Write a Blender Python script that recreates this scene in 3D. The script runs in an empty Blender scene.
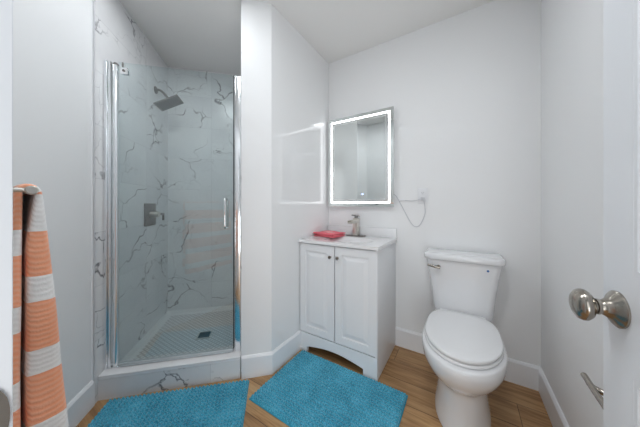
import bpy, bmesh, math, random
from mathutils import Vector, Matrix
random.seed(7)
scene = bpy.context.scene
COL = scene.collection
R = math.radians
CAM_H = 1.11
CEIL = 2.44

# ------------------------------------------------------------------ camera
cam_d = bpy.data.cameras.new('camera')
cam = bpy.data.objects.new('camera', cam_d)
COL.objects.link(cam)
cam.location = (0, 0, CAM_H)
cam.rotation_euler = (R(90), 0, 0)
cam_d.sensor_width = 36.0
cam_d.lens = 228.0 / 640.0 * 36.0
cam_d.shift_y = -8.5 / 640.0
cam_d.clip_start = 0.01
scene.camera = cam

# ------------------------------------------------------------------ world / exposure / big lights
world = bpy.data.worlds.new('world')
scene.world = world
world.use_nodes = True
bg = world.node_tree.nodes['Background']
bg.inputs[0].default_value = (0.95, 0.98, 1.0, 1)
bg.inputs[1].default_value = 0.3
scene.view_settings.view_transform = 'Standard'
scene.view_settings.look = 'None'
scene.view_settings.gamma = 1.0
scene.view_settings.exposure = 0.28
CEIL_FILL = ((-0.80, 1.30, 42.0, 'added round ceiling fill light in front of the shower'),
              (-0.42, 1.03, 20.0, 'added round ceiling fill light in the middle of the room'),
              (0.15, 0.45, 76.0, 'added round ceiling fill light nearest the doorway'))
LED_STRENGTH = 3.2

HALL_FILL = (((-0.41, -0.69), 1.1, 72, -10, 0.6, 1.6, 4.0),
        ((0.05, -0.95), 0.5, 100, 2, 0.8, 0.8, 11.0))
def area_light(name, loc, rot, sx, sy, power, color):
    d = bpy.data.lights.new(name, 'AREA')
    d.shape = 'RECTANGLE'; d.size = sx; d.size_y = sy
    d.energy = power; d.color = color
    o = bpy.data.objects.new(name, d); COL.objects.link(o)
    o.location = loc; o.rotation_euler = rot
    return o
# ------------------------------------------------------------------ frames
UA = R(-32.3)                                   # room axes: u along the vanity wall, v towards it
ud = Vector((math.cos(UA), math.sin(UA))); vd = Vector((-math.sin(UA), math.cos(UA)))
DA = R(12.7)                                    # shower axes: a along its front, b into it
ad = Vector((math.cos(DA), math.sin(DA))); bd = Vector((-math.sin(DA), math.cos(DA)))
L0 = Vector((-1.26, 1.2925))
def W(u, v): return ud * u + vd * v
def S(a, b): return L0 + ad * a + bd * b
def to_uv(p): return Vector((p.dot(ud), p.dot(vd)))
V_BACK = 1.859
# unseen fill lights added behind the doorway to brighten the room
for _p, _z, _rx, _rz, _sx, _sy, _e in HALL_FILL:
    area_light('hall_fill', (_p[0], _p[1], _z), (R(_rx), 0, R(_rz)), _sx, _sy, _e, (0.94, 0.975, 1.0))
U_RIGHT = 0.389
U_SIDE = -1.076

# ------------------------------------------------------------------ mesh builder
class MB:
    def __init__(self): self.bm = bmesh.new()
    def _merge(self, b, M=None):
        if M is not None: bmesh.ops.transform(b, matrix=M, verts=b.verts)
        me = bpy.data.meshes.new('t'); b.to_mesh(me); b.free()
        self.bm.from_mesh(me); bpy.data.meshes.remove(me)
    def box(self, x0, x1, y0, y1, z0, z1, bev=0.0, seg=2, M=None):
        b = bmesh.new(); bmesh.ops.create_cube(b, size=1)
        for v in b.verts:
            v.co = Vector(((x0+x1)/2 + v.co.x*(x1-x0), (y0+y1)/2 + v.co.y*(y1-y0), (z0+z1)/2 + v.co.z*(z1-z0)))
        if bev > 0:
            bmesh.ops.bevel(b, geom=b.edges[:], offset=bev, segments=seg, affect='EDGES', profile=0.5)
        self._merge(b, M); return self
    def prism(self, pts, z0, z1, bev=0.0, M=None):
        b = bmesh.new()
        lo = [b.verts.new((p[0], p[1], z0)) for p in pts]
        hi = [b.verts.new((p[0], p[1], z1)) for p in pts]
        n = len(pts)
        b.faces.new(lo[::-1]); b.faces.new(hi)
        for i in range(n): b.faces.new((lo[i], lo[(i+1) % n], hi[(i+1) % n], hi[i]))
        bmesh.ops.recalc_face_normals(b, faces=b.faces)
        if bev > 0: bmesh.ops.bevel(b, geom=b.edges[:], offset=bev, segments=2, affect='EDGES', profile=0.5)
        self._merge(b, M); return self
    def loft(self, rings, cap=True, closed=True, M=None):
        b = bmesh.new()
        vr = [[b.verts.new(p) for p in r] for r in rings]
        n = len(rings[0])
        for i in range(len(vr)-1):
            for j in range(n if closed else n-1):
                k = (j+1) % n
                b.faces.new((vr[i][j], vr[i][k], vr[i+1][k], vr[i+1][j]))
        if cap:
            b.faces.new(vr[0][::-1]); b.faces.new(vr[-1])
        bmesh.ops.recalc_face_normals(b, faces=b.faces)
        self._merge(b, M); return self
    def lathe(self, prof, n=32, M=None, cap=True):          # prof: (r, z), axis z
        rings = [[(r*math.cos(2*math.pi*j/n), r*math.sin(2*math.pi*j/n), z) for j in range(n)] for r, z in prof]
        return self.loft(rings, cap, True, M)
    def tube(self, pts, r, n=10, M=None, rs=None):
        pts = [Vector(p) for p in pts]
        rings = []
        t0 = (pts[1]-pts[0]).normalized()
        up = Vector((0, 0, 1)) if abs(t0.z) < 0.9 else Vector((1, 0, 0))
        x = t0.cross(up).normalized()
        for i, p in enumerate(pts):
            a = pts[max(i-1, 0)]; c = pts[min(i+1, len(pts)-1)]
            t = (c-a).normalized()
            x = (x - t*x.dot(t)).normalized(); y = t.cross(x)
            rr = rs[i] if rs else r
            rings.append([p + (x*math.cos(2*math.pi*j/n) + y*math.sin(2*math.pi*j/n))*rr for j in range(n)])
        return self.loft(rings, True, True, M)
    def build(self, name, mat, parent=None, loc=(0, 0, 0), rz=0.0, smooth=True, angle=35):
        me = bpy.data.meshes.new(name)
        bmesh.ops.remove_doubles(self.bm, verts=self.bm.verts, dist=1e-6)
        self.bm.to_mesh(me); self.bm.free()
        if smooth:
            for p in me.polygons: p.use_smooth = True
            try: me.set_sharp_from_angle(angle=R(angle))
            except Exception: pass
        me.materials.append(mat)
        o = bpy.data.objects.new(name, me); COL.objects.link(o)
        o.location = loc; o.rotation_euler = (0, 0, rz)
        if parent is not None: o.parent = parent
        return o

def tag(o, label=None, cat=None, group=None, kind=None):
    if label: o['label'] = label
    if cat: o['category'] = cat
    if group: o['group'] = group
    if kind: o['kind'] = kind
    return o
def thing(name, label, cat, loc, rz=0.0, group=None):
    o = bpy.data.objects.new(name, None); COL.objects.link(o)
    o.empty_display_size = 0.05
    o.location = loc; o.rotation_euler = (0, 0, rz)
    return tag(o, label, cat, group)
def struct(mb, name, mat, **k):
    return tag(mb.build(name, mat, **k), kind='structure')
def v3(p, z): return (p.x, p.y, z)

# ------------------------------------------------------------------ materials
def new_mat(name):
    m = bpy.data.materials.new(name); m.use_nodes = True
    nt = m.node_tree
    return m, nt, nt.nodes['Principled BSDF']
def simple(name, col, rough=0.5, metal=0.0, spec=0.5, bump=0.0, bscale=200.0, coat=0.0):
    m, nt, b = new_mat(name)
    b.inputs['Base Color'].default_value = (*col, 1)
    b.inputs['Roughness'].default_value = rough
    b.inputs['Metallic'].default_value = metal
    b.inputs['Specular IOR Level'].default_value = spec
    b.inputs['Coat Weight'].default_value = coat
    b.inputs['Coat Roughness'].default_value = 0.05
    if bump > 0:
        tc = nt.nodes.new('ShaderNodeTexCoord'); n = nt.nodes.new('ShaderNodeTexNoise')
        n.inputs['Scale'].default_value = bscale; n.inputs['Detail'].default_value = 3
        bp = nt.nodes.new('ShaderNodeBump'); bp.inputs['Strength'].default_value = bump; bp.inputs['Distance'].default_value = 0.002
        nt.links.new(tc.outputs['Object'], n.inputs['Vector']); nt.links.new(n.outputs['Fac'], bp.inputs['Height'])
        nt.links.new(bp.outputs['Normal'], b.inputs['Normal'])
    return m
class N:                                        # tiny node helper
    def __init__(self, nt): self.nt = nt
    def val(self, s, x):
        if isinstance(x, (int, float)): s.default_value = x
        elif isinstance(x, tuple): s.default_value = x
        else: self.nt.links.new(x, s)
    def math(self, op, a, b=0.0, c=0.0):
        n = self.nt.nodes.new('ShaderNodeMath'); n.operation = op
        self.val(n.inputs[0], a); self.val(n.inputs[1], b); self.val(n.inputs[2], c)
        return n.outputs[0]
    def vmath(self, op, a, b=(0, 0, 0)):
        n = self.nt.nodes.new('ShaderNodeVectorMath'); n.operation = op
        self.val(n.inputs[0], a); self.val(n.inputs[1], b)
        return n.outputs[0]
    def sep(self, v):
        n = self.nt.nodes.new('ShaderNodeSeparateXYZ'); self.val(n.inputs[0], v); return n.outputs
    def comb(self, x, y, z=0.0):
        n = self.nt.nodes.new('ShaderNodeCombineXYZ')
        for i, q in enumerate((x, y, z)): self.val(n.inputs[i], q)
        return n.outputs[0]
    def obj(self):
        return self.nt.nodes.new('ShaderNodeTexCoord').outputs['Object']
    def noise(self, v, scale, detail=3.0, rough=0.5, out='Fac'):
        n = self.nt.nodes.new('ShaderNodeTexNoise'); self.val(n.inputs['Vector'], v)
        n.inputs['Scale'].default_value = scale; n.inputs['Detail'].default_value = detail; n.inputs['Roughness'].default_value = rough
        return n.outputs[out]
    def voro(self, v, scale):
        n = self.nt.nodes.new('ShaderNodeTexVoronoi'); n.feature = 'DISTANCE_TO_EDGE'
        self.val(n.inputs['Vector'], v); n.inputs['Scale'].default_value = scale
        return n.outputs['Distance']
    def white(self, v, out='Color'):
        n = self.nt.nodes.new('ShaderNodeTexWhiteNoise'); n.noise_dimensions = '3D'
        self.val(n.inputs['Vector'], v); return n.outputs[out]
    def ramp(self, f, stops):
        n = self.nt.nodes.new('ShaderNodeValToRGB'); e = n.color_ramp.elements
        while len(e) < len(stops): e.new(0.5)
        for i, (p, c) in enumerate(stops):
            e[i].position = p; e[i].color = (*c, 1) if len(c) == 3 else c
        self.val(n.inputs[0], f); return n.outputs[0]
    def mix(self, f, a, b):
        n = self.nt.nodes.new('ShaderNodeMix'); n.data_type = 'RGBA'
        self.val(n.inputs[0], f)
        self.val(n.inputs[6], (*a, 1) if isinstance(a, tuple) else a)
        self.val(n.inputs[7], (*b, 1) if isinstance(b, tuple) else b)
        return n.outputs[2]
    def bump(self, h, strength, dist, bsdf):
        n = self.nt.nodes.new('ShaderNodeBump'); n.inputs['Strength'].default_value = strength; n.inputs['Distance'].default_value = dist
        self.val(n.inputs['Height'], h); self.nt.links.new(n.outputs[0], bsdf.inputs['Normal'])

WALL = simple('wall_paint', (0.90, 0.908, 0.915), 0.42, spec=0.35, bump=0.012, bscale=60)
WALL_S = simple('wall_paint_satin', (0.90, 0.908, 0.915), 0.11, spec=0.6)
CEILP = simple('ceiling_paint', (0.92, 0.92, 0.905), 0.8, bump=0.05, bscale=120)
TRIM = simple('trim_paint', (0.90, 0.91, 0.93), 0.35)
DOORP = simple('door_paint', (0.84, 0.865, 0.90), 0.38)
CAB = simple('cabinet_white', (0.85, 0.865, 0.885), 0.32)
CAB_IN = simple('cabinet_inside', (0.55, 0.42, 0.3), 0.7)
PORC = simple('porcelain', (0.86, 0.865, 0.88), 0.08, coat=0.5)
SEATP = simple('seat_plastic', (0.87, 0.875, 0.885), 0.16)
TOPM = simple('cultured_marble_top', (0.88, 0.88, 0.89), 0.12, coat=0.3)
CHROME = simple('chrome', (0.86, 0.87, 0.88), 0.08, metal=1.0)
ALU = simple('bright_aluminium', (0.84, 0.86, 0.88), 0.22, metal=1.0)
POST = simple('polished_post', (0.90, 0.92, 0.94), 0.16, metal=1.0)
NICKEL = simple('satin_nickel', (0.36, 0.33, 0.29), 0.2, metal=1.0)
NICKEL_L = simple('brushed_nickel', (0.66, 0.63, 0.58), 0.3, metal=1.0)
DARK_NI = simple('shower_nickel', (0.24, 0.23, 0.22), 0.28, metal=1.0)
NOZPL = simple('nozzle_plate_grey', (0.11, 0.115, 0.12), 0.45)
DARK = simple('dark_gasket', (0.05, 0.055, 0.06), 0.5)
SEAL = simple('clear_vinyl_seal', (0.55, 0.60, 0.63), 0.25)
PLATE = simple('outlet_plastic', (0.84, 0.85, 0.87), 0.3)
SLOT = simple('outlet_slot', (0.08, 0.08, 0.09), 0.5)
CORDM = simple('white_cord', (0.62, 0.63, 0.66), 0.4)
BLUE = simple('blue_mark', (0.03, 0.12, 0.35), 0.4)
PINK = simple('pale_plastic', (0.85, 0.85, 0.86), 0.3)

def emission(name, col, strength):
    m, nt, b = new_mat(name)
    b.inputs['Base Color'].default_value = (0.9, 0.9, 0.9, 1)
    b.inputs['Emission Color'].default_value = (*col, 1)
    b.inputs['Emission Strength'].default_value = strength
    return m
LED = emission('led_strip_light', (0.97, 0.985, 1.0), LED_STRENGTH)
TOUCH = emission('touch_icon', (0.35, 0.5, 1.0), 1.5)

def mirror_mat():
    m, nt, b = new_mat('mirror_silver')
    b.inputs['Base Color'].default_value = (0.80, 0.83, 0.82, 1)
    b.inputs['Metallic'].default_value = 1.0; b.inputs['Roughness'].default_value = 0.01
    return m
MIRROR = mirror_mat()

def glass_mat():
    m = bpy.data.materials.new('shower_glass'); m.use_nodes = True
    nt = m.node_tree; nt.nodes.clear()
    out = nt.nodes.new('ShaderNodeOutputMaterial')
    tr = nt.nodes.new('ShaderNodeBsdfTransparent'); tr.inputs[0].default_value = (0.935, 0.978, 0.98, 1)
    gl = nt.nodes.new('ShaderNodeBsdfGlossy'); gl.inputs['Roughness'].default_value = 0.0
    fr = nt.nodes.new('ShaderNodeFresnel'); fr.inputs[0].default_value = 1.85
    mx = nt.nodes.new('ShaderNodeMixShader')
    geo = nt.nodes.new('ShaderNodeNewGeometry')     # same reflectance on the way in and out of the pane
    nd = N(nt); ior = nd.math('MULTIPLY_ADD', geo.outputs['Backfacing'], 1/1.85 - 1.85, 1.85)
    nt.links.new(ior, fr.inputs[0])
    nt.links.new(fr.outputs[0], mx.inputs[0]); nt.links.new(tr.outputs[0], mx.inputs[1]); nt.links.new(gl.outputs[0], mx.inputs[2])
    nt.links.new(mx.outputs[0], out.inputs[0])
    return m
GLASS = glass_mat()

def marble(name, axis, tile_w=0.61, tile_h=0.305, off_h=0.0, off_z=0.04, seed=0.0):
    m, nt, b = new_mat(name); n = N(nt)
    s = n.sep(n.obj()); h = s[axis]; z = s[2]
    hh = n.math('DIVIDE', n.math('ADD', h, off_h + 6.1), tile_w); zz = n.math('DIVIDE', n.math('SUBTRACT', z, off_z - 3.05), tile_h)
    ih = n.math('FLOOR', hh); iz = n.math('FLOOR', zz)
    rnd = n.white(n.comb(ih, iz, seed + 0.5))
    p = n.vmath('ADD', n.comb(h, z, 0.0), n.vmath('MULTIPLY', rnd, (23.0, 17.0, 9.0)))
    warp = n.vmath('MULTIPLY', n.vmath('SUBTRACT', n.noise(p, 2.0, 3.5, 0.55, 'Color'), (0.5, 0.5, 0.5)), (0.55, 0.55, 0.55))
    q = n.vmath('ADD', p, warp)
    q = n.vmath('MULTIPLY', q, (1.0, 1.3, 1.0))
    q = n.vmath('ADD', q, n.vmath('MULTIPLY', n.vmath('SUBTRACT', n.noise(p, 14.0, 3.0, 0.6, 'Color'), (0.5, 0.5, 0.5)), (0.07, 0.07, 0.07)))
    e1 = n.voro(q, 2.1)
    w1 = n.math('MULTIPLY_ADD', n.noise(p, 6.0, 3.0), 0.055, -0.013)
    v1 = n.math('SUBTRACT', 1.0, n.math('SMOOTH_MIN', n.math('DIVIDE', e1, n.math('MAXIMUM', w1, 0.003)), 1.0, 0.15))
    v1 = n.math('MAXIMUM', v1, 0.0)
    msk = n.ramp(n.noise(p, 2.2, 2.0), [(0.42, (0, 0, 0)), (0.56, (1, 1, 1))])
    v1 = n.math('MULTIPLY', v1, msk)
    e2 = n.voro(n.vmath('ADD', q, (3.3, 1.7, 0.4)), 4.6)
    v2 = n.math('MAXIMUM', n.math('SUBTRACT', 1.0, n.math('DIVIDE', e2, 0.015)), 0.0)
    m2 = n.ramp(n.noise(p, 2.9, 2.0), [(0.48, (0, 0, 0)), (0.68, (1, 1, 1))])
    v2 = n.math('MULTIPLY', n.math('MULTIPLY', v2, m2), 0.45)
    vein = n.math('MINIMUM', n.math('ADD', n.math('MULTIPLY', v1, 0.95), v2), 1.0)
    cloud = n.ramp(n.noise(q, 1.6, 4.0), [(0.35, (0.78, 0.785, 0.80)), (0.62, (0.87, 0.875, 0.88))])
    col = n.mix(vein, cloud, (0.11, 0.115, 0.13))
    fh = n.math('FRACT', hh); fz = n.math('FRACT', zz)
    dh = n.math('MULTIPLY', n.math('MINIMUM', fh, n.math('SUBTRACT', 1.0, fh)), tile_w)
    dz = n.math('MULTIPLY', n.math('MINIMUM', fz, n.math('SUBTRACT', 1.0, fz)), tile_h)
    joint = n.math('LESS_THAN', n.math('MINIMUM', dh, dz), 0.0014)
    col = n.mix(n.math('MULTIPLY', joint, 0.55), col, (0.55, 0.56, 0.57))
    nt.links.new(col, b.inputs['Base Color'])
    b.inputs['Roughness'].default_value = 0.22
    return m
MARBLE_Y = marble('marble_tile_left', 1, off_h=0.08, seed=1.0)
MARBLE_X = marble('marble_tile_back', 0, off_h=0.22, seed=4.0)
MARBLE_C = marble('marble_tile_curb', 0, off_h=0.02, off_z=-0.1, seed=8.0)

def wood_mat():
    m, nt, b = new_mat('oak_plank_floor'); n = N(nt)
    s = n.sep(n.obj()); x = s[0]; y = s[1]
    row = n.math('DIVIDE', n.math('ADD', y, 5.0 * 0.168 - 1.663 + 0.168 * 10), 0.168)
    iy = n.math('FLOOR', row); fy = n.math('FRACT', row)
    ro = n.white(n.comb(iy, 3.1, 0.0), 'Value')
    xx = n.math('DIVIDE', n.math('ADD', x, n.math('MULTIPLY_ADD', ro, 1.2, 12.0)), 1.2)
    ix = n.math('FLOOR', xx); fx = n.math('FRACT', xx)
    rv = n.white(n.comb(ix, iy, 7.0), 'Color'); rs = n.sep(rv)
    p = n.vmath('ADD', n.comb(x, y, 0.0), n.vmath('MULTIPLY', rv, (31.0, 17.0, 5.0)))
    g1 = n.noise(n.vmath('MULTIPLY', p, (2.2, 22.0, 1.0)), 1.6, 6.0, 0.62)
    g2 = n.noise(n.vmath('MULTIPLY', p, (6.0, 150.0, 1.0)), 1.0, 4.0, 0.6)
    big = n.noise(n.vmath('MULTIPLY', p, (2.0, 7.0, 1.0)), 1.1, 3.0, 0.5)
    f = n.math('ADD', n.math('MULTIPLY', g1, 0.55), n.math('ADD', n.math('MULTIPLY', g2, 0.25), n.math('MULTIPLY', big, 0.35)))
    col = n.ramp(f, [(0.36, (0.15, 0.068, 0.024)), (0.50, (0.34, 0.175, 0.068)), (0.60, (0.51, 0.295, 0.130)), (0.76, (0.64, 0.41, 0.21))])
    col = n.mix(n.math('MULTIPLY', rs[0], 0.30), col, (0.24, 0.125, 0.05))
    # knots
    kv = n.nt.nodes.new('ShaderNodeTexVoronoi'); n.val(kv.inputs['Vector'], n.vmath('MULTIPLY', p, (1.0, 2.0, 1.0))); kv.inputs['Scale'].default_value = 3.0
    kn = n.ramp(kv.outputs['Distance'], [(0.02, (1, 1, 1)), (0.10, (0, 0, 0))])
    col = n.mix(n.math('MULTIPLY', kn, 0.75), col, (0.07, 0.032, 0.014))
    dy = n.math('MULTIPLY', n.math('MINIMUM', fy, n.math('SUBTRACT', 1.0, fy)), 0.168)
    dx = n.math('MULTIPLY', n.math('MINIMUM', fx, n.math('SUBTRACT', 1.0, fx)), 1.2)
    j = n.math('LESS_THAN', n.math('MINIMUM', dx, dy), 0.0016)
    col = n.mix(n.math('MULTIPLY', j, 0.8), col, (0.05, 0.025, 0.012))
    nt.links.new(col, b.inputs['Base Color'])
    b.inputs['Roughness'].default_value = 0.38
    n.bump(n.math('MULTIPLY_ADD', j, -2.0, g2), 0.15, 0.002, b)
    return m
WOOD = wood_mat()

def rug_mat():
    m, nt, b = new_mat('turquoise_chenille'); n = N(nt)
    o = n.obj()
    f = n.noise(o, 170.0, 2.0, 0.6); g = n.noise(o, 9.0, 2.0)
    col = n.ramp(n.math('ADD', n.math('MULTIPLY', f, 0.8), n.math('MULTIPLY', g, 0.25)),
                 [(0.36, (0.010, 0.16, 0.27)), (0.52, (0.030, 0.38, 0.56)), (0.68, (0.16, 0.60, 0.78))])
    nt.links.new(col, b.inputs['Base Color'])
    b.inputs['Roughness'].default_value = 0.3
    b.inputs['Sheen Weight'].default_value = 0.25
    n.bump(f, 0.8, 0.004, b)
    return m
RUG = rug_mat()
RUG_HEM = simple('turquoise_hem', (0.05, 0.36, 0.52), 0.9, bump=0.3, bscale=300)

def towel_mat():
    m, nt, b = new_mat('striped_towel'); n = N(nt)
    uv = nt.nodes.new('ShaderNodeUVMap'); uv.uv_map = 'stripe'
    s = n.sep(uv.outputs[0])
    wob = n.math('MULTIPLY', n.math('SUBTRACT', n.noise(n.obj(), 30.0, 2.0), 0.5), 0.006)
    ph = n.math('FRACT', n.math('DIVIDE', n.math('ADD', n.math('ADD', s[1], wob), 0.045 + 0.0225 + 1.37), 0.137))
    white = n.math('MAXIMUM', n.math('LESS_THAN', ph, 0.34), n.math('MULTIPLY', n.math('GREATER_THAN', s[1], -0.075), n.math('LESS_THAN', s[1], -0.006)))
    weave = n.nt.nodes.new('ShaderNodeTexWave'); weave.bands_direction = 'DIAGONAL'
    n.val(weave.inputs['Vector'], n.comb(s[0], s[1], 0.0)); weave.inputs['Scale'].default_value = 65.0; weave.inputs['Distortion'].default_value = 1.5
    weave.inputs['Detail'].default_value = 1.0
    orange = n.mix(weave.outputs['Fac'], (1.0, 0.40, 0.22), (1.0, 0.48, 0.30))
    wh = n.mix(weave.outputs['Fac'], (0.91, 0.90, 0.89), (0.96, 0.96, 0.95))
    col = n.mix(white, orange, wh)
    nt.links.new(col, b.inputs['Base Color'])
    b.inputs['Roughness'].default_value = 0.3
    b.inputs['Sheen Weight'].default_value = 0.2
    n.bump(n.math('ADD', weave.outputs['Fac'], n.math('MULTIPLY', n.noise(n.obj(), 300.0), 0.6)), 0.22, 0.002, b)
    return m
TOWEL = towel_mat()

def cloth_mat():
    m, nt, b = new_mat('coral_washcloth'); n = N(nt)
    o = n.obj(); s = n.sep(o)
    d = n.math('SQRT', n.math('ADD', n.math('POWER', n.math('DIVIDE', n.math('ADD', s[0], 0.005), 0.06), 2.0), n.math('POWER', n.math('DIVIDE', n.math('ADD', s[1], 0.005), 0.04), 2.0)))
    pat = n.math('MULTIPLY', n.math('LESS_THAN', d, 1.0), n.ramp(n.noise(o, 60.0, 2.0), [(0.42, (0, 0, 0)), (0.52, (1, 1, 1))]))
    col = n.mix(n.math('MULTIPLY', pat, 0.85), n.mix(n.noise(o, 60.0), (0.88, 0.13, 0.18), (0.97, 0.27, 0.31)), (0.88, 0.62, 0.6))
    nt.links.new(col, b.inputs['Base Color']); b.inputs['Roughness'].default_value = 0.9
    n.bump(n.noise(o, 350.0), 0.6, 0.002, b)
    return m
CLOTH = cloth_mat()

def pan_mat():
    m, nt, b = new_mat('shower_pan_acrylic'); n = N(nt)
    s = n.sep(n.obj())
    A = n.math('ADD', s[0], s[1]); B = n.math('SUBTRACT', s[0], s[1])
    a = n.math('PINGPONG', A, 0.019); c = n.math('PINGPONG', B, 0.019)
    line = n.math('LESS_THAN', n.math('MINIMUM', a, c), 0.006)
    inside = n.math('MULTIPLY', n.math('MULTIPLY', n.math('GREATER_THAN', s[0], 0.05), n.math('LESS_THAN', s[0], 0.72)),
                    n.math('MULTIPLY', n.math('GREATER_THAN', s[1], 0.16), n.math('LESS_THAN', s[1], 0.87)))
    k = n.math('MULTIPLY', line, inside)
    nt.links.new(n.mix(n.math('MULTIPLY', k, 0.7), (0.88, 0.88, 0.88), (0.50, 0.51, 0.52)), b.inputs['Base Color'])
    b.inputs['Roughness'].default_value = 0.25
    n.bump(k, -0.5, 0.002, b)
    return m
PANM = pan_mat()

# ------------------------------------------------------------------ shell
struct(MB().box(-3.2, 1.6, -1.9, 3.2, -0.1, 0.0), 'floor', WOOD, rz=UA)
struct(MB().box(-3.2, 1.6, -0.12, 3.2, CEIL, CEIL + 0.1), 'ceiling', CEILP, rz=UA)
P272 = Vector((-0.318, 1.505)); P241 = Vector((-0.504, 1.463))
P272 = W(U_SIDE, to_uv(P272).y)
CC = W(U_SIDE, V_BACK)
B2 = S(0.775, 0.93)
struct(MB().prism([(p.x, p.y) for p in (P241, P272, CC, W(U_SIDE, V_BACK+0.2), S(0.95, 1.05), B2)], 0, CEIL), 'wall_side', WALL, smooth=False)
_ws = bpy.data.objects['wall_side'].data
_ws.materials.append(WALL_S)
for _f in _ws.polygons:
    if _f.normal.xy.dot(ud) > 0.9: _f.material_index = 1
struct(MB().box(U_SIDE-0.02, U_RIGHT+0.1, V_BACK, V_BACK+0.1, 0, CEIL), 'wall_back', WALL, rz=UA)
struct(MB().box(U_RIGHT, U_RIGHT+0.1, -0.09, V_BACK, 0, CEIL), 'wall_right', WALL, rz=UA)
# left wall, in the shower's axes: painted stretch, then tile
A_P = -0.010
V_DOORW = 0.012
def left_hit():
    # where the left wall meets the door wall
    lo = S(A_P, 0); t = (lo.dot(vd) - V_DOORW) / bd.dot(vd)
    return -t
B_K = left_hit()
K = S(A_P, B_K)
struct(MB().prism([(A_P, B_K-0.05), (A_P, -0.028), (A_P-0.1, -0.028), (A_P-0.1, B_K-0.05)], 0, CEIL), 'wall_left', WALL, loc=v3(L0, 0), rz=DA)
struct(MB().box(-0.11, 0.0, -0.028, 0.93, 0, CEIL), 'wall_shower_left', MARBLE_Y, loc=v3(L0, 0), rz=DA)
struct(MB().box(0.0, 0.785, 0.92, 1.02, 0, CEIL), 'wall_shower_back', MARBLE_X, loc=v3(L0, 0), rz=DA)
struct(MB().box(0.769, 0.779, 0.03, 0.92, 0.02, CEIL-0.001), 'wall_shower_right', MARBLE_Y, loc=v3(L0, 0), rz=DA)
struct(MB().box(-0.003, 0.003, -0.031, -0.026, 0.0, CEIL-0.001, 0.001).box(-0.012, 0.003, -0.031, -0.027, 0, CEIL-0.001), 'trim_1', TRIM, loc=v3(L0, 0), rz=DA)
# door wall with its opening
U_OL, U_OR = -0.36, 0.30
uk = to_uv(K).x
jt = 0.02
struct(MB().box(uk-0.12, U_OL-jt, -0.09, V_DOORW, 0, CEIL).box(U_OR+jt, U_RIGHT, -0.09, V_DOORW, 0, CEIL)
       .box(U_OL-jt, U_OR+jt, -0.09, V_DOORW, 2.07, CEIL), 'wall_door', WALL, rz=UA)
V_J = 0.0271
jm = MB().box(U_OL-jt, U_OL, -0.10, V_J, 0, 2.05, 0.0012).box(U_OR, U_OR+jt, -0.10, V_DOORW+0.004, 0, 2.05, 0.0012).box(U_OL-jt, U_OR+jt, -0.10, V_J, 2.05, 2.07, 0.0012)
struct(jm, 'trim_2', DOORP, rz=UA)
cs = MB().box(U_OL-0.085, U_OL-jt-0.001, V_DOORW, V_J-0.004, 0, 2.13, 0.003).box(U_OL-0.085, U_OR+jt, V_DOORW, V_J-0.004, 2.071, 2.13, 0.003)
struct(cs, 'trim_3', DOORP, rz=UA)

# baseboards: a profile swept along a chain of points, mitred (room on the left of the travel direction)
def baseboard(name, pts, h=0.142, t=0.014, ends=(None, None)):
    n = len(pts); prof = [(0, 0), (t, 0), (t, h-0.014), (t*0.45, h-0.002), (t*0.2, h), (0, h)]
    rings = []
    for i, p in enumerate(pts):
        d0 = (pts[i]-pts[i-1]).normalized() if i > 0 else None
        d1 = (pts[i+1]-pts[i]).normalized() if i < n-1 else None
        n0 = Vector((-d0.y, d0.x)) if d0 else None; n1 = Vector((-d1.y, d1.x)) if d1 else None
        if n0 and n1:
            m = (n0+n1).normalized(); m = m / m.dot(n0)
        else: m = n0 or n1
        rings.append([(p.x+m.x*o, p.y+m.y*o, z) for o, z in prof])
    return struct(MB().loft(rings), name, TRIM, smooth=False)
VF = 1.402                                     # vanity front
def bb(name, pts):
    # choose the travel direction so that the profile faces the room centre
    c = W(-0.3, 0.9); d = (pts[1]-pts[0]); nrm = Vector((-d.y, d.x))
    if (c-pts[0]).dot(nrm) < 0: pts = pts[::-1]
    return baseboard(name, pts)
bb('baseboard_side', [W(U_SIDE, VF+0.003), P272, P241 + ad*0.001])
VU1 = -0.4605                                   # vanity right end
bb('baseboard_back', [W(VU1-0.0, V_BACK), W(U_RIGHT, V_BACK), W(U_RIGHT, V_DOORW)])
bb('baseboard_left', [S(A_P, -0.031), K, W(U_OL-0.086, V_DOORW)])

# ------------------------------------------------------------------ unseen ceiling lamps added as fill (above the frame)
for (dx, dy, power, lbl) in CEIL_FILL:
    cl = thing('ceiling_fill', lbl, 'fill light', (dx, dy, CEIL), 0, 'added overhead fill lights')
    MB().lathe([(0.086, -0.0005), (0.105, -0.0005), (0.104, -0.006), (0.088, -0.009), (0.086, -0.009), (0.086, -0.0005)], 40, cap=False).build('trim_ring', TRIM, cl)
    MB().lathe([(0.0, -0.001), (0.085, -0.001), (0.085, -0.005), (0.0, -0.006)], 40).build('diffuser', emission('ceiling_fill_diffuser', (0.935, 0.97, 1.0), power), cl)

# ------------------------------------------------------------------ shower
SH = v3(L0, 0)
def sobj(mb, name, mat, parent=None, **k):
    return mb.build(name, mat, parent, loc=SH if parent is None else (0, 0, 0), rz=DA if parent is None else 0, **k)
def sthing(name, label, cat): return thing(name, label, cat, SH, DA)
curb = sthing('shower_curb', 'low marble tiled curb with white sill under the glass shower door', 'shower curb')
MB().box(0.001, 0.768, 0.0, 0.11, 0.0, 0.128).build('tile_face', MARBLE_C, curb, smooth=False)
MB().box(0.001, 0.768, -0.004, 0.112, 0.129, 0.14, 0.002).build('sill', TOPM, curb)
MB().box(0.001, 0.768, -0.0035, 0.0, 0.120, 0.1285).build('edge_trim', TRIM, curb)

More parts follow.
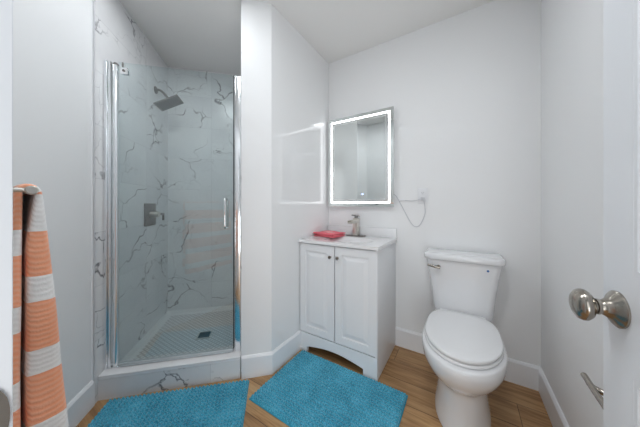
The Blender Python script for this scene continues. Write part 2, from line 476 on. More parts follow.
pan = sthing('shower_pan', 'white shower floor with diamond texture behind the curb', 'shower floor')
pm = MB()
nx, ny = 36, 40
a0, a1, b0, b1 = 0.002, 0.767, 0.113, 0.918
rings = []
def pan_z(a, b):
    e = min(a-a0, a1-a, b-b0, b1-b)
    rim = 0.03 * max(0.0, 1 - e/0.035) ** 2
    dd = math.hypot(a-0.44, b-0.46)
    return 0.058 + rim + 0.012*min(dd, 0.5)
for j in range(ny+1):
    b = b0 + (b1-b0)*j/ny
    rings.append([(a0 + (a1-a0)*i/nx, b, pan_z(a0 + (a1-a0)*i/nx, b)) for i in range(nx+1)])
pm.loft(rings, cap=False, closed=False)
pm.box(a0, a1, b0, b1, 0.001, 0.045)
pm.build('base', PANM, pan)
dr = thing('shower_drain', 'square brushed metal drain grate in the shower floor', 'drain', v3(S(0.44, 0.46), 0.0605), DA)
g = MB().box(-0.052, 0.052, -0.052, -0.042, 0, 0.005).box(-0.052, 0.052, 0.042, 0.052, 0, 0.005).box(-0.052, -0.042, -0.042, 0.042, 0, 0.005).box(0.042, 0.052, -0.042, 0.042, 0, 0.005)
g.build('frame', NICKEL_L, dr)
g = MB().box(-0.042, 0.042, -0.042, 0.042, -0.0, 0.001); g.build('sump', DARK, dr)
g = MB()
for k in range(7): g.box(-0.041, 0.041, -0.038+k*0.0112, -0.0325+k*0.0112, 0.001, 0.0045)
g.build('grate', DARK_NI, dr)

B_G = 0.065
door = sthing('shower_door', 'frameless clear glass shower door with bright metal side posts', 'shower door')
MB().box(0.002, 0.016, B_G-0.022, B_G+0.022, 0.141, 1.965, 0.003).box(0.016, 0.033, B_G-0.013, B_G+0.013, 0.141, 1.965, 0.004).build('wall_post', POST, door)
MB().tube([(0.053, B_G-0.004, 0.150), (0.053, B_G-0.004, 1.945)], 0.0135, 20).build('hinge_rail', POST, door)
MB().lathe([(0.0, 0), (0.015, 0), (0.016, 0.006), (0.009, 0.009), (0.009, 0.014), (0, 0.014)], 20, Matrix.Translation((0.053, B_G-0.004, 1.9455))).build('pivot_cap', DARK_NI, door)
MB().box(0.034, 0.075, B_G-0.018, B_G+0.014, 0.1405, 0.152, 0.003).build('pivot_foot', CHROME, door)
MB().box(0.066, 0.716, B_G-0.004, B_G+0.004, 0.160, 1.968, 0.001, 1).build('glass_panel', GLASS, door)
MB().box(0.066, 0.716, B_G-0.007, B_G+0.007, 0.144, 0.1595, 0.002).box(0.08, 0.70, B_G-0.015, B_G-0.007, 0.143, 0.150, 0.002).build('bottom_seal', SEAL, door)
MB().box(0.7165, 0.723, B_G-0.006, B_G+0.006, 0.160, 1.968, 0.001).build('side_seal', DARK, door)
MB().box(0.731, 0.767, B_G-0.012, B_G+0.02, 0.141, 1.965, 0.004).box(0.7255, 0.7315, B_G-0.002, B_G+0.02, 0.141, 1.965, 0.002).build('strike_post', POST, door)
MB().box(0.078, 0.118, B_G-0.011, B_G-0.0045, 1.895, 1.935, 0.003).box(0.078, 0.118, B_G+0.0045, B_G+0.011, 1.895, 1.935, 0.003).build('hinge_clamp', CHROME, door)
MB().tube([(0.098, B_G-0.012, 1.915), (0.098, B_G-0.0155, 1.915)], 0.007, 14).tube([(0.09, B_G-0.006, 1.94), (0.09, B_G-0.006, 1.965)], 0.005, 12).build('hinge_screw', DARK_NI, door)
for sgn in (-1, 1):
    pts = []
    y0 = B_G + sgn*0.0045; y1 = B_G + sgn*0.045
    pts = [(0.672, y0, 0.965), (0.672, y1-sgn*0.012, 0.965)]
    for k in range(1, 6):
        a = k/5*math.pi/2
        pts.append((0.672, y1-sgn*0.012+sgn*0.012*math.sin(a), 0.965+0.012*(1-math.cos(a))))
    for k in range(0, 6):
        a = k/5*math.pi/2
        pts.append((0.672, y1-sgn*0.012+sgn*0.012*math.cos(a), 1.135+0.012*math.sin(a)))
    pts.append((0.672, y0, 1.147))
    MB().tube(pts, 0.0085, 14).build('handle', CHROME, door)

sh = thing('rain_shower', 'square rain shower head on a curved arm from the left tiled wall', 'shower head', v3(S(0, 0.677), 2.095), DA)
MB().lathe([(0, 0.001), (0.032, 0.001), (0.030, 0.006), (0.018, 0.013), (0.0, 0.013)], 28, Matrix.Rotation(R(90), 4, 'Y')).build('flange', DARK_NI, sh)
arm = []
for k in range(11):
    t = k/10; arm.append((0.010 + 0.098*t - 0.01*math.sin(t*math.pi), 0, 0.012*math.sin(t*math.pi) - 0.080*t*t))
MB().tube(arm, 0.0105, 14).build('arm', DARK_NI, sh)
hm = Matrix.Translation((0.107, 0, -0.095)) @ Matrix.Rotation(R(-27), 4, 'Y')
hd = MB().box(-0.105, 0.095, -0.08, 0.08, -0.010, 0.0, 0.003, M=hm).lathe([(0.0, 0.022), (0.012, 0.022), (0.022, 0.008), (0.026, 0.0), (0, 0.0)], 20, M=hm)
head = hd.build('head', DARK_NI, sh)
nz = MB()
for i in range(10):
    for j in range(9):
        nz.lathe([(0, 0), (0.0032, 0), (0.0026, -0.003), (0, -0.003)], 8, hm @ Matrix.Translation((-0.081+i*0.018, -0.068+j*0.017, -0.0101)))
nz.box(-0.090, 0.090, -0.075, 0.075, -0.0108, -0.0099, M=hm)
nz.build('nozzle_plate', NOZPL, head)

sv = thing('shower_valve', 'square metal shower valve plate with lever on the left tiled wall', 'shower valve', v3(S(0, 0.577), 1.033), DA)
MB().box(0.001, 0.009, -0.09, 0.09, -0.09, 0.09, 0.003).build('plate', DARK_NI, sv)
MB().tube([(0.009, 0, 0.0), (0.062, 0, 0.0)], 0.024, 24).tube([(0.062, 0, 0.0), (0.070, 0, 0.0)], 0.021, 24).build('hub', NICKEL_L, sv)
MB().box(0.050, 0.064, -0.012, 0.115, -0.008, 0.010, 0.003).box(0.050, 0.064, 0.098, 0.115, -0.055, 0.0, 0.003).build('lever', DARK_NI, sv)

# ------------------------------------------------------------------ vanity
def rthing(name, label, cat, u, v, z=0.0): return thing(name, label, cat, v3(W(u, v), z), UA)
VW = 0.611; VD = V_BACK - VF - 0.002             # local: x 0..VW, y 0 (front)..VD
van = rthing('vanity_cabinet', 'white two-door bathroom vanity cabinet with arched base in the corner', 'cabinet', U_SIDE+0.004, VF)
b = MB()
b.box(0.0, 0.016, 0.019, VD, 0.0, 0.825, 0.001).box(VW-0.016, VW, 0.004, VD, 0.0, 0.825, 0.001)
b.box(0.016, VW-0.016, VD-0.01, VD, 0.14, 0.825).box(0.016, VW-0.016, 0.02, VD-0.01, 0.14, 0.156)
b.box(0.0, VW-0.016, 0.019, 0.035, 0.775, 0.825).box(0.0, 0.03, 0.019, 0.035, 0.14, 0.775).box(VW-0.03, VW-0.016, 0.019, 0.035, 0.14, 0.775).box(VW/2-0.02, VW/2+0.02, 0.019, 0.035, 0.156, 0.775)
b.build('body', CAB, van)
# arched apron
ap = [(0.0, 0.0), (0.072, 0.0)]
xl, xr, ht = 0.072, VW-0.095, 0.075
ap.append((xl, 0.040))
for k in range(0, 25):
    t = k/24; xx = xl + (xr-xl)*t
    zz = 0.040 + (ht-0.040)*math.sin(math.pi*(t*0.92+0.04))
    ap.append((xx, zz))
ap += [(xr, 0.022), (xr, 0.0), (VW, 0.0), (VW, 0.143), (0.0, 0.143)]
Mr = Matrix(((1, 0, 0, 0), (0, 0, 1, 0), (0, 1, 0, 0), (0, 0, 0, 1)))
MB().prism(ap, 0.0, 0.0185, M=Mr).build('apron', CAB, van)
def cab_door(x0, x1, z0, z1, knob_x):
    m = MB()
    st = 0.052; g = 0.016
    m.box(x0+0.001, x1-0.001, 0.0095, 0.0175, z0+0.001, z1-0.001)
    m.box(x0, x0+st, 0.0, 0.0100, z0, z1, 0.0022).box(x1-st, x1, 0.0, 0.0100, z0, z1, 0.0022)
    m.box(x0+st-0.003, x1-st+0.003, 0.0004, 0.0099, z1-st, z1-0.0004, 0.0018).box(x0+st-0.003, x1-st+0.003, 0.0004, 0.0099, z0+0.0004, z0+st, 0.0018)
    # raised centre field with sloping shoulders
    ix0, ix1, iz0, iz1 = x0+st+0.006, x1-st-0.006, z0+st+0.006, z1-st-0.006
    s2 = 0.030
    r0 = [(ix0, 0.0096, iz0), (ix1, 0.0096, iz0), (ix1, 0.0096, iz1), (ix0, 0.0096, iz1)]
    r1 = [(ix0+s2, 0.0006, iz0+s2), (ix1-s2, 0.0006, iz0+s2), (ix1-s2, 0.0006, iz1-s2), (ix0+s2, 0.0006, iz1-s2)]
    m.loft([r0, r1])
    d = m.build('door', CAB, van, angle=12)
    kb = MB().lathe([(0, 0.0), (0.005, 0.0), (0.0045, 0.008), (0.010, 0.014), (0.0125, 0.020), (0.010, 0.025), (0.0, 0.027)], 20,
                    Matrix.Translation((knob_x, -0.0002, z1-0.075)) @ Matrix.Rotation(R(90), 4, 'X'))
    kb.build('knob', NICKEL, d)
cab_door(0.004, VW/2-0.0045, 0.149, 0.818, VW/2-0.030)
cab_door(VW/2+0.0045, VW-0.004, 0.149, 0.818, VW/2+0.030)

ct = rthing('washbasin', 'glossy white vanity top with moulded basin and short backsplash', 'countertop', U_SIDE+0.003, VF)
nx, ny = 64, 48
X0, X1, Y0, Y1 = 0.0, VW+0.012, -0.012, VD
TZ = 0.848
def top_z(x, y):
    cx, cy, rx, ry = VW/2+0.01, 0.185, 0.215, 0.135
    d = math.hypot((x-cx)/rx, (y-cy)/ry)
    if d >= 1.0: return TZ
    t = 1-d
    s = t*t*(3-2*t) if t < 0.5 else 0.5 + (t-0.5)*0.35
    return TZ - 0.115*s*min(1, 1)
tm = MB()
tm.loft([[(X0+(X1-X0)*i/nx, Y0+(Y1-Y0)*j/ny, top_z(X0+(X1-X0)*i/nx, Y0+(Y1-Y0)*j/ny)) for i in range(nx+1)] for j in range(ny+1)], cap=False, closed=False)
# edge band (rounded)
ring = [(X0, Y0), (X1, Y0), (X1, Y1), (X0, Y1)]
tm.loft([[(x, y, TZ) for x, y in ring], [(x, y, TZ-0.0215) for x, y in ring]], cap=False)
tm.box(X0, X1, Y0, Y0+0.03, TZ-0.022, TZ-0.0212).build('basin_top', TOPM, ct, angle=50)
MB().box(X0+0.001, X1-0.001, VD-0.02, VD-0.0005, TZ-0.001, TZ+0.075, 0.004).build('backsplash', TOPM, ct)
MB().lathe([(0, 0.0), (0.022, 0.0), (0.020, 0.003), (0.0, 0.004)], 20, Matrix.Translation((VW/2+0.01, 0.185, TZ-0.115*0.674))).build('drain', NICKEL_L, ct)

fa = rthing('faucet', 'brushed nickel square waterfall faucet at the back of the vanity top', 'faucet', -0.772, 1.793, TZ+0.0005)
MB().box(-0.080, 0.080, -0.026, 0.026, 0.0, 0.006, 0.002).build('base_plate', DARK_NI, fa)
MB().box(-0.022, 0.022, -0.024, 0.024, 0.006, 0.150, 0.003).build('body', NICKEL_L, fa)
sp = MB().box(-0.021, 0.021, -0.125, -0.02, 0.112, 0.122, 0.002).box(-0.021, -0.017, -0.125, -0.02, 0.12, 0.136, 0.001).box(0.017, 0.021, -0.125, -0.02, 0.12, 0.136, 0.001)
sp.build('spout', NICKEL_L, fa)
MB().tube([(0, 0, 0.150), (0, 0, 0.166)], 0.014, 18).box(-0.018, 0.018, -0.075, 0.022, 0.166, 0.175, 0.003, M=Matrix.Translation((0, 0, 0.0)) @ Matrix.Rotation(R(-6), 4, 'X')).build('handle', DARK_NI, fa)

# folded washcloth
wc = MB()
def sheet(x0, x1, y0, y1, z, th, ph, skew=0.0):
    n1, n2 = 22, 14
    def pt(i, j, up):
        x = x0+(x1-x0)*i/n1; y = y0+(y1-y0)*j/n2
        e = min(i, n1-i)/3.0; f = min(j, n2-j)/3.0; k = min(1, e, f)
        wob = 0.0022*math.sin(31*x+ph)+0.0018*math.sin(45*y+2*ph)
        zz = z + (th*(0.55+0.45*math.sqrt(max(0, 1-(1-k)**2))) + wob if up else 0.0)
        return (x + skew*y + 0.002*math.sin(60*y+ph), y + 0.0025*math.sin(40*x+ph), zz)
    top = [[pt(i, j, True) for i in range(n1+1)] for j in range(n2+1)]
    wc.loft(top, cap=False, closed=False)
    bot = [[pt(i, j, False) for i in range(n1+1)] for j in range(n2+1)]
    wc.loft(bot, cap=False, closed=False)
    def edge(g): return g[0] + [r[-1] for r in g[1:]] + g[-1][-2::-1] + [r[0] for r in g[-2:0:-1]]
    wc.loft([edge(bot), edge(top)], cap=False)
sheet(-0.105, 0.105, -0.085, 0.085, 0.0, 0.010, 0.3)
sheet(-0.100, 0.103, -0.080, 0.086, 0.0105, 0.009, 1.4)
sheet(-0.106, 0.098, -0.084, 0.080, 0.0200, 0.012, 2.6, 0.08)
o = wc.build('washcloth', CLOTH, None, loc=v3(W(-0.958, 1.668), TZ+0.003), rz=UA+R(-7), angle=70)
tag(o, 'folded coral red washcloth lying on the vanity top left of the faucet', 'washcloth')

# ------------------------------------------------------------------ lighted mirror, outlet and cord
MZ0, MZ1 = 1.097, 1.885; MU0, MU1 = -1.056, -0.466
mir = rthing('lighted_mirror', 'rectangular mirror with glowing white border above the vanity', 'mirror', MU0, V_BACK, MZ0)
mw = MU1-MU0; mh = MZ1-MZ0
MB().box(0.012, mw-0.012, -0.036, -0.002, 0.012, mh-0.012, 0.002).build('housing', ALU, mir)
def frame_ring(m, i0, w, y0, y1):
    m.box(i0, mw-i0, y0, y1, i0, i0+w).box(i0, mw-i0, y0, y1, mh-i0-w, mh-i0).box(i0, i0+w, y0, y1, i0+w, mh-i0-w).box(mw-i0-w, mw-i0, y0, y1, i0+w, mh-i0-w)
gm = MB(); gm.box(0.0, mw, -0.0415, -0.0365, 0.0, mh, 0.001, 1)
gl = gm.build('mirror_glass', MIRROR, mir)
m = MB(); frame_ring(m, 0.027, 0.0155, -0.0422, -0.0417); m.build('light_strip', LED, gl)
m = MB(); frame_ring(m, 0.058, 0.004, -0.0420, -0.0417); m.build('etched_line', PINK, gl)
m = MB().lathe([(0, 0), (0.008, 0), (0.008, 0.0004), (0, 0.0004)], 18, Matrix.Translation((mw*0.56, -0.0418, 0.105)) @ Matrix.Rotation(R(90), 4, 'X')); m.build('touch_button', TOUCH, gl)

ou = rthing('wall_outlet', 'white duplex wall outlet plate to the right of the lighted mirror', 'outlet', -0.261, V_BACK, 1.178)
MB().box(-0.036, 0.036, -0.006, 0.0, -0.058, 0.058, 0.002).build('cover_plate', PLATE, ou)
for dz in (0.022, -0.022):
    r = MB().lathe([(0, 0), (0.0165, 0), (0.0165, 0.002), (0, 0.002)], 24, Matrix.Translation((0, -0.006, dz)) @ Matrix.Rotation(R(90), 4, 'X')).build('receptacle', PLATE, ou)
    MB().box(-0.0075, -0.0055, -0.0088, -0.0081, dz-0.002, dz+0.007).box(0.0055, 0.0075, -0.0088, -0.0081, dz-0.002, dz+0.007).tube([(0, -0.0081, dz-0.008), (0, -0.0088, dz-0.008)], 0.0022, 10).build('slot', SLOT, r)
pc = rthing('power_cord', 'thin white power cord looping from the mirror edge to the outlet', 'cord', -0.261, V_BACK, 1.156)
MB().box(-0.013, 0.013, -0.032, -0.009, -0.012, 0.012, 0.004).build('plug', CORDM, pc)
def spline(P, n=8):
    P = [Vector(p) for p in P]; out = []
    for i in range(len(P)-1):
        p0 = P[max(i-1, 0)]; p1 = P[i]; p2 = P[i+1]; p3 = P[min(i+2, len(P)-1)]
        for k in range(n):
            t = k/n
            out.append(0.5*((2*p1)+(p2-p0)*t+(2*p0-5*p1+4*p2-p3)*t*t+(3*p1-p0-3*p2+p3)*t**3))
    out.append(P[-1]); return out
MB().tube(spline([(0.008, -0.022, -0.012), (0.016, -0.016, -0.06), (0.012, -0.005, -0.12), (-0.02, -0.004, -0.195), (-0.055, -0.004, -0.210), (-0.09, -0.004, -0.175), (-0.15, -0.004, -0.06), (-0.178, -0.006, -0.005), (-0.198, -0.015, 0.03), (-0.215, -0.02, 0.04)]), 0.0028, 8).build('cable', CORDM, pc)
MB().tube(spline([(-0.013, -0.02, 0.0), (-0.05, -0.012, -0.012), (-0.09, -0.006, -0.014), (-0.13, -0.006, -0.008)]), 0.0022, 8).build('adapter_lead', CORDM, pc)
MB().box(-0.175, -0.128, -0.014, -0.003, -0.013, -0.003, 0.003).build('inline_switch', PLATE, pc)

# ------------------------------------------------------------------ toilet
to = rthing('toilet', 'white two-piece toilet with closed lid against the back wall', 'toilet', -0.012, V_BACK)
def egg(hw, yb, yf, ym, z, n=2.6, N_=56, fx=1.0):
    r = []
    for k in range(N_):
        th = 2*math.pi*k/N_; c = math.cos(th); s = math.sin(th)
        if s >= 0:
            x = hw*math.copysign(abs(c)**fx, c); y = ym - (ym-yf)*s
        else:
            x = hw*math.copysign(abs(c)**(2/n), c); y = ym + (yb-ym)*abs(s)**(2/n)
        r.append((x, y, z))
    return r
def fam(keys, steps=6):
    # smooth interpolation through key rings (z, hw, yb, yf, ym, n)
    out = []
    for i in range(len(keys)-1):
        p0 = keys[max(i-1, 0)]; p1 = keys[i]; p2 = keys[i+1]; p3 = keys[min(i+2, len(keys)-1)]
        for k in range(steps):
            t = k/steps
            out.append([0.5*(2*b_+(c_-a_)*t+(2*a_-5*b_+4*c_-d_)*t*t+(3*b_-a_-3*c_+d_)*t**3) for a_, b_, c_, d_ in zip(p0, p1, p2, p3)])
    out.append(list(keys[-1])); return out
keys = [(0.0, 0.132, -0.06, -0.615, -0.36, 5.0), (0.02, 0.130, -0.06, -0.613, -0.36, 5.0), (0.10, 0.118, -0.06, -0.600, -0.37, 4.5), (0.20, 0.112, -0.06, -0.600, -0.39, 4.0),
        (0.245, 0.130, -0.06, -0.632, -0.42, 3.6), (0.285, 0.156, -0.06, -0.680, -0.45, 3.2), (0.335, 0.178, -0.05, -0.718, -0.46, 3.0), (0.375, 0.185, -0.045, -0.733, -0.46, 3.0), (0.402, 0.184, -0.045, -0.731, -0.46, 3.0), (0.410, 0.176, -0.05, -0.722, -0.46, 3.0)]
MB().loft([egg(k[1], k[2], k[3], k[4], k[0], k[5]) for k in fam(keys, 5)]).build('bowl', PORC, to, angle=60)
def slab(hw, yb, yf, ym, z0, z1, r, n, crown=0.0):
    rs = [egg(hw-r, yb-r, yf+r, ym, z0, n), egg(hw-r*0.3, yb-r*0.3, yf+r*0.3, ym, z0+r*0.3, n), egg(hw, yb, yf, ym, z0+r, n), egg(hw, yb, yf, ym, z1-r, n),
          egg(hw-r*0.3, yb-r*0.3, yf+r*0.3, ym, z1-r*0.3, n), egg(hw-r, yb-r, yf+r, ym, z1, n)]
    for q in (0.8, 0.6, 0.4, 0.2, 0.06):
        rs.append(egg((hw-r)*q, ym+(yb-r-ym)*q, ym+(yf+r-ym)*q, ym, z1+crown*(1-q*q), n))
    return rs
MB().loft(slab(0.172, -0.205, -0.708, -0.46, 0.413, 0.4285, 0.005, 3.4)).build('seat', SEATP, to, angle=60)
MB().loft(slab(0.170, -0.205, -0.708, -0.46, 0.4325, 0.450, 0.006, 3.4, 0.007)).build('lid', SEATP, to, angle=60)
MB().tube([(-0.12, -0.195, 0.43), (0.12, -0.195, 0.43)], 0.012, 14).build('hinge', SEATP, to)
# tank
def rr(hx, y0, y1, z, r=0.035, seg=6):
    cx = [(hx-r, y1-r*0.4, 0), (-(hx-r), y1-r*0.4, 90), (-(hx-r), y0+r, 180), (hx-r, y0+r, 270)]
    out = []
    for i, (x, y, a0_) in enumerate(cx):
        ry = r*0.4 if i < 2 else r
        for k in range(seg+1):
            a = R(a0_ + 90*k/seg); out.append((x + r*math.cos(a), y + ry*math.sin(a), z))
    return out
TB = [(0.412, 0.142, -0.175, -0.02), (0.418, 0.156, -0.186, -0.016), (0.44, 0.162, -0.190, -0.015), (0.55, 0.172, -0.195, -0.014), (0.68, 0.189, -0.202, -0.014), (0.745, 0.202, -0.207, -0.013), (0.756, 0.203, -0.208, -0.013)]
tank = MB().loft([rr(h_, y0_, y1_, z_, 0.045) for z_, h_, y0_, y1_ in TB]).build('tank', PORC, to, angle=50)
LB = [(0.757, 0.205, -0.210, -0.012), (0.760, 0.214, -0.219, -0.010), (0.768, 0.217, -0.222, -0.009), (0.786, 0.217, -0.222, -0.009), (0.794, 0.213, -0.218, -0.011), (0.798, 0.200, -0.205, -0.02), (0.799, 0.1, -0.15, -0.06)]
MB().loft([rr(h_, y0_, y1_, z_, 0.05) for z_, h_, y0_, y1_ in LB]).build('tank_lid', PORC, to, angle=50)
lv = MB().tube([(-0.128, -0.2, 0.713), (-0.128, -0.221, 0.713)], 0.012, 16).tube([(-0.118, -0.226, 0.711), (-0.14, -0.228, 0.714), (-0.168, -0.230, 0.719), (-0.190, -0.230, 0.722)], 0.006, 12, rs=[0.008, 0.009, 0.008, 0.006])
lv.build('flush_lever', NICKEL, to)
MB().lathe([(0, 0), (0.0065, 0), (0.0065, 0.001), (0, 0.001)], 16, Matrix.Translation((0.130, -0.2055, 0.722)) @ Matrix.Rotation(R(90), 4, 'X')).build('badge', BLUE, tank)

# ------------------------------------------------------------------ rugs
def rug(name, label, o, lx, ly, rz, cell_x, cell_y, amp, rib):
    m = MB()
    nx = int(lx/0.0042); ny = int(ly/0.0042)
    def z(i, j):
        x = lx*i/nx; y = ly*j/ny
        e = min(i, nx-i, j, ny-j)
        if e == 0: return 0.003
        k = min(1.0, e/2.0)
        s = math.sin(math.pi*x/cell_x); c = math.sin(math.pi*y/cell_y)
        h = (s*s*c*c) ** 0.5 if not rib else (0.35 + 0.65*abs(s)) * (abs(c) ** 0.7)
        return 0.004 + k*(0.008 + amp*h + random.uniform(-0.0009, 0.0009)) + 0.0015*math.sin(6*x+1)*math.sin(5*y)
    rows = [[(lx*i/nx + random.uniform(-1, 1)*0.0006, ly*j/ny + random.uniform(-1, 1)*0.0006, z(i, j)) for i in range(nx+1)] for j in range(ny+1)]
    m.loft(rows, cap=False, closed=False)
    e = thing(name, label, 'bath mat', (o[0], o[1], 0.0), rz, 'turquoise bath mats')
    m.build('pile', RUG, e, angle=180)
    h = 0.004
    MB().box(-h, lx+h, -h, h*0.2, 0.0005, 0.007, 0.002).box(-h, lx+h, ly-h*0.2, ly+h, 0.0005, 0.007, 0.002).box(-h, h*0.2, 0, ly, 0.0005, 0.007, 0.002).box(lx-h*0.2, lx+h, 0, ly, 0.0005, 0.007, 0.002).build('hem', RUG_HEM, e)
    MB().box(0, lx, 0, ly, 0.0004, 0.002).build('backing', RUG_HEM, e)
    return e
TL = Vector((-1.166, 1.285)) 
rug1_dir = R(11.5)
ax1 = Vector((math.cos(rug1_dir), math.sin(rug1_dir))); ay1 = Vector((-ax1.y, ax1.x))
O1 = Vector((-0.448, 1.432)) - ax1*0.752 - ay1*0.505
rug('bath_mat', 'turquoise chenille bath mat in front of the shower curb', O1, 0.752, 0.505, rug1_dir, 0.021, 0.021, 0.015, False)
a2 = UA; ax2 = Vector((math.cos(a2), math.sin(a2))); ay2 = Vector((-ax2.y, ax2.x))
A2 = W(-1.034, 1.391)
O2 = A2 - ay2*0.505
rug('bath_mat', 'turquoise ribbed bath mat in front of the vanity cabinet', O2, 0.755, 0.500, a2, 0.0168, 0.021, 0.014, True)

# ------------------------------------------------------------------ towel bar and towel on the door wall
TBV = 0.068 - V_DOORW; TBZ = 1.136
tb = rthing('towel_bar', 'slim satin metal towel bar beside the doorway at the left edge', 'towel bar', -0.65, V_DOORW, TBZ)
MB().tube([(-0.55, TBV, 0), (0.0, TBV, 0)], 0.0045, 14).build('bar', NICKEL_L, tb)
for x in (0.0, -0.55):
    MB().tube([(x, 0.005, 0), (x, TBV, 0)], 0.0042, 12).tube([(x-0.009, TBV, 0), (x-0.007, TBV, 0), (x+0.009, TBV, 0), (x+0.011, TBV, 0)], 0.0075, 18, rs=[0.0062, 0.0078, 0.0078, 0.0062]).build('post', NICKEL_L, tb)
    MB().lathe([(0, 0.0005), (0.022, 0.0005), (0.021, 0.005), (0.008, 0.008), (0, 0.008)], 24, Matrix.Translation((x, 0, 0)) @ Matrix.Rotation(R(-90), 4, 'X')).build('flange', NICKEL_L, tb)

def make_towel():
    # cross-section loops in (y from wall face, z); local origin at the bar's near end, x runs to -u
    off = V_DOORW; zt = 0.0
    Zb_f, Zb_b = -0.66, -0.60
    outer, inner = [], []
    nF = 44
    def fo(z):  # front outer
        d = -z; return 0.0835 + 0.047*min(1, d/0.66)**0.85 - off
    def fi(z):
        d = -z; return 0.0745 - 0.010*min(1, d/0.10) + 0.002*d - off
    def bo(z):
        d = -z; return 0.0520 - 0.014*min(1, d/0.25) - off
    def bi(z):
        d = -z; return 0.0615 + 0.0*d - 0.002*min(1, d/0.3) - off
    for k in range(nF+1):
        z = Zb_f + (-0.003-Zb_f)*k/nF; outer.append((fo(z), z, z)); inner.append((fi(z), z, z))
    cyo, ryo = (fo(-0.003)+bo(-0.003))/2, (fo(-0.003)-bo(-0.003))/2
    cyi, ryi = (fi(-0.003)+bi(-0.003))/2, (fi(-0.003)-bi(-0.003))/2
    for k in range(1, 9):
        a = math.pi*k/9
        s = 0.045*(k/9-0.5)*0.6
        outer.append((cyo+ryo*math.cos(a), -0.003+0.0165*math.sin(a), s)); inner.append((cyi+ryi*math.cos(a), -0.003+0.0085*math.sin(a), s))
    for k in range(nF+1):
        z = -0.003 + (Zb_b+0.003)*k/nF; outer.append((bo(z), z, -z)); inner.append((bi(z), z, -z))
    bm = bmesh.new(); uvl = None
    nx = 40; x_near, x_far = -0.018, -0.50
    rows = []
    S_of = {}
    for i in range(nx+1):
        t = i/nx
        te = t**1.4 if True else t
        x = x_near + (x_far-x_near)*te
        d_end = min(x_near-x, x-x_far)
        k = min(1.0, d_end/0.012); f = 0.35 + 0.65*math.sqrt(max(0, 1-(1-k)**2))
        ring = []
        for idx, (lst, sg) in enumerate(((outer, 1), (inner[::-1], -1))):
            for (y, z, s) in lst:
                ring.append([y, z, s])
        no = len(outer)
        pts = []
        for q in range(no):
            (yo, zo, so), (yi, zi, si) = outer[q], inner[q]
            my, mz = (yo+yi)/2, (zo+zi)/2
            depth = max(0.0, -zo)
            front = q <= nF
            rip = (0.0045*math.sin(x*46+1.0)*min(1, depth/0.35) if front else 0.004*math.sin(x*40))*min(1, (x_near-x)/0.05)
            lean = 0.0
            pts.append(((x+0.004*math.sin(zo*23)*min(1,depth*3), my+(yo-my)*f+rip, mz+(zo-mz)*f, so), (x+0.004*math.sin(zo*23)*min(1,depth*3), my+(yi-my)*f+rip*0.6 if front else my+(yi-my)*f, mz+(zi-mz)*f, si)))
        loop = [p[0] for p in pts] + [p[1] for p in pts[::-1]]
        vs = []
        for (xx, yy, zz, s) in loop:
            v = bm.verts.new((xx, yy, zz)); S_of[v] = (xx, s); vs.append(v)
        rows.append(vs)
    n = len(rows[0])
    for i in range(nx):
        for j in range(n):
            k2 = (j+1) % n
            bm.faces.new((rows[i][j], rows[i][k2], rows[i+1][k2], rows[i+1][j]))
    # end caps as strips between outer and inner
    for row in (rows[0], rows[-1]):
        h = n//2
        for j in range(h-1):
            bm.faces.new((row[j], row[j+1], row[n-2-j], row[n-1-j]))
    bmesh.ops.recalc_face_normals(bm, faces=bm.faces)
    uvl = bm.loops.layers.uv.new('stripe')
    for f in bm.faces:
        for l in f.loops: l[uvl].uv = S_of[l.vert]
    me = bpy.data.meshes.new('towel'); bm.to_mesh(me); bm.free()
    for p in me.polygons: p.use_smooth = True
    me.set_sharp_from_angle(angle=R(70))
    me.materials.append(TOWEL)
    o = bpy.data.objects.new('bath_towel', me); COL.objects.link(o)
    o.location = v3(W(-0.65, V_DOORW), TBZ); o.rotation_euler = (0, 0, UA)
    return tag(o, 'orange and white striped waffle towel draped over the slim metal towel bar', 'towel')
make_towel()

# strike plate on the left jamb
st = MB()
lip = []
for k in range(17):
    a = -math.pi/2 + math.pi*k/16
    lip.append((0.0098*math.cos(a), 0.027*math.sin(a)))
lip += [(-0.02, 0.027), (-0.02, -0.027)]
Mx = Matrix(((0, 0, 1, 0), (1, 0, 0, 0), (0, 1, 0, 0), (0, 0, 0, 1)))
st.prism(lip, 0.0, 0.0016, M=Mx)
o = st.build('strike_plate', NICKEL, None, loc=v3(W(U_OL+0.0002, V_J-0.0115), 0.916), rz=UA)
tag(o, 'rounded metal strike plate on the white left door jamb', 'strike plate')

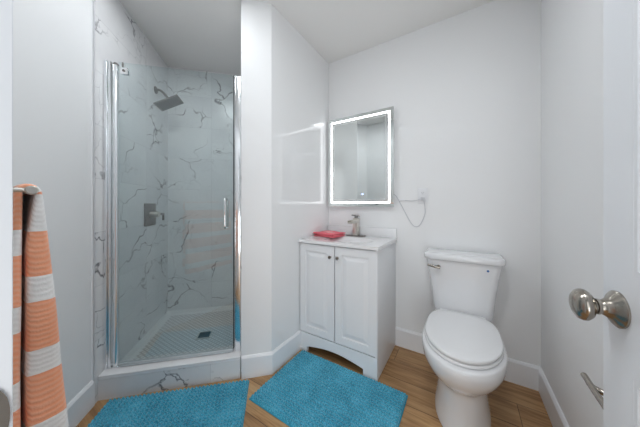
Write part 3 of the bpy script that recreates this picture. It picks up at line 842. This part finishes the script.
# ------------------------------------------------------------------ the open door on the right
HP = W(0.30, 0.0271) + Vector((0.0, 0.0))
HP = Vector((0.268, -0.1375)); DL = 0.70; DAng = R(62)
dr = thing('door', 'open white panelled bathroom door at the right edge', 'door', (HP.x, HP.y, 0.0), DAng)
T = -0.035
m = MB()
m.box(0.0, 0.095, T, 0.0, 0.012, 2.03, 0.0012).box(DL-0.0865, DL, T, 0.0, 0.012, 2.03, 0.0012)
for z0, z1 in ((0.012, 0.22), (0.80, 0.985), (1.92, 2.03)): m.box(0.094, DL-0.0855, T, 0.0, z0, z1, 0.0)
m.box(0.094, DL-0.0855, T+0.010, -0.010, 0.2, 1.95)
leaf = m.build('leaf', DOORP, dr, smooth=False)
for z0, z1 in ((0.22, 0.80), (0.985, 1.92)):
    for y0, y1, y2 in ((-0.010, -0.0005, -0.003), (T+0.010, T+0.0005, T+0.003)):
        x0, x1 = 0.095, DL-0.0865
        g = 0.022; s2 = 0.05
        mm = MB()
        def rect(i, y): return [(x0+i, y, z0+i), (x1-i, y, z0+i), (x1-i, y, z1-i), (x0+i, y, z1-i)]
        mm.loft([rect(0.0, y1), rect(0.008, y1), rect(g*0.8, y0), rect(g, y0)], cap=False)
        mm.loft([rect(g+0.006, y0), rect(s2+0.02, y2)], cap=False)
        mm.loft([rect(s2+0.02, y2), rect(s2+0.03, y2)])
        mm.build('panel', DOORP, leaf, smooth=False)
kp = [(0.0, 0.0), (0.0345, 0.0), (0.0345, 0.003), (0.030, 0.007), (0.021, 0.012), (0.0155, 0.019), (0.0130, 0.024), (0.0130, 0.026), (0.0150, 0.027), (0.0150, 0.030), (0.0120, 0.031), (0.0120, 0.033),
      (0.018, 0.035), (0.0255, 0.039), (0.0300, 0.045), (0.0305, 0.050), (0.028, 0.056), (0.021, 0.061), (0.012, 0.064), (0.0, 0.065)]
KX, KZ = DL-0.047, 0.909
MB().lathe(kp, 40, Matrix.Translation((KX, 0.0002, KZ)) @ Matrix.Rotation(R(-90), 4, 'X')).build('knob', NICKEL, dr)
MB().lathe(kp, 40, Matrix.Translation((KX, T-0.0002, KZ)) @ Matrix.Rotation(R(90), 4, 'X')).build('knob', NICKEL, dr)
MB().box(DL-0.0005, DL+0.0012, T+0.006, -0.006, KZ-0.028, KZ+0.028, 0.0005).box(DL+0.001, DL+0.009, T+0.012, -0.012, KZ-0.009, KZ+0.009, 0.002).build('latch', NICKEL, dr)
for z in (0.25, 1.05, 1.8):
    MB().tube([(-0.004, 0.004, z-0.045), (-0.004, 0.004, z+0.045)], 0.006, 12).build('hinge', NICKEL, dr)

# ------------------------------------------------------------------ toilet paper holder on the right wall
tp = rthing('paper_holder', 'satin metal toilet paper holder on the right wall behind the open door', 'paper holder', U_RIGHT, 0.985, 0.571)
MB().lathe([(0, 0.0005), (0.024, 0.0005), (0.023, 0.006), (0.012, 0.011), (0, 0.011)], 24, Matrix.Rotation(R(-90), 4, 'Y')).build('flange', NICKEL, tp)
MB().tube(spline([(-0.009, 0, 0), (-0.045, 0.0, 0.0), (-0.064, 0.012, 0.0), (-0.070, 0.03, 0.0)]), 0.008, 12).build('arm', NICKEL, tp)
MB().tube([(-0.070, 0.066, 0.004), (-0.070, 0.0, 0.0), (-0.070, -0.085, 0.0)], 0.008, 14).build('bar', NICKEL, tp)
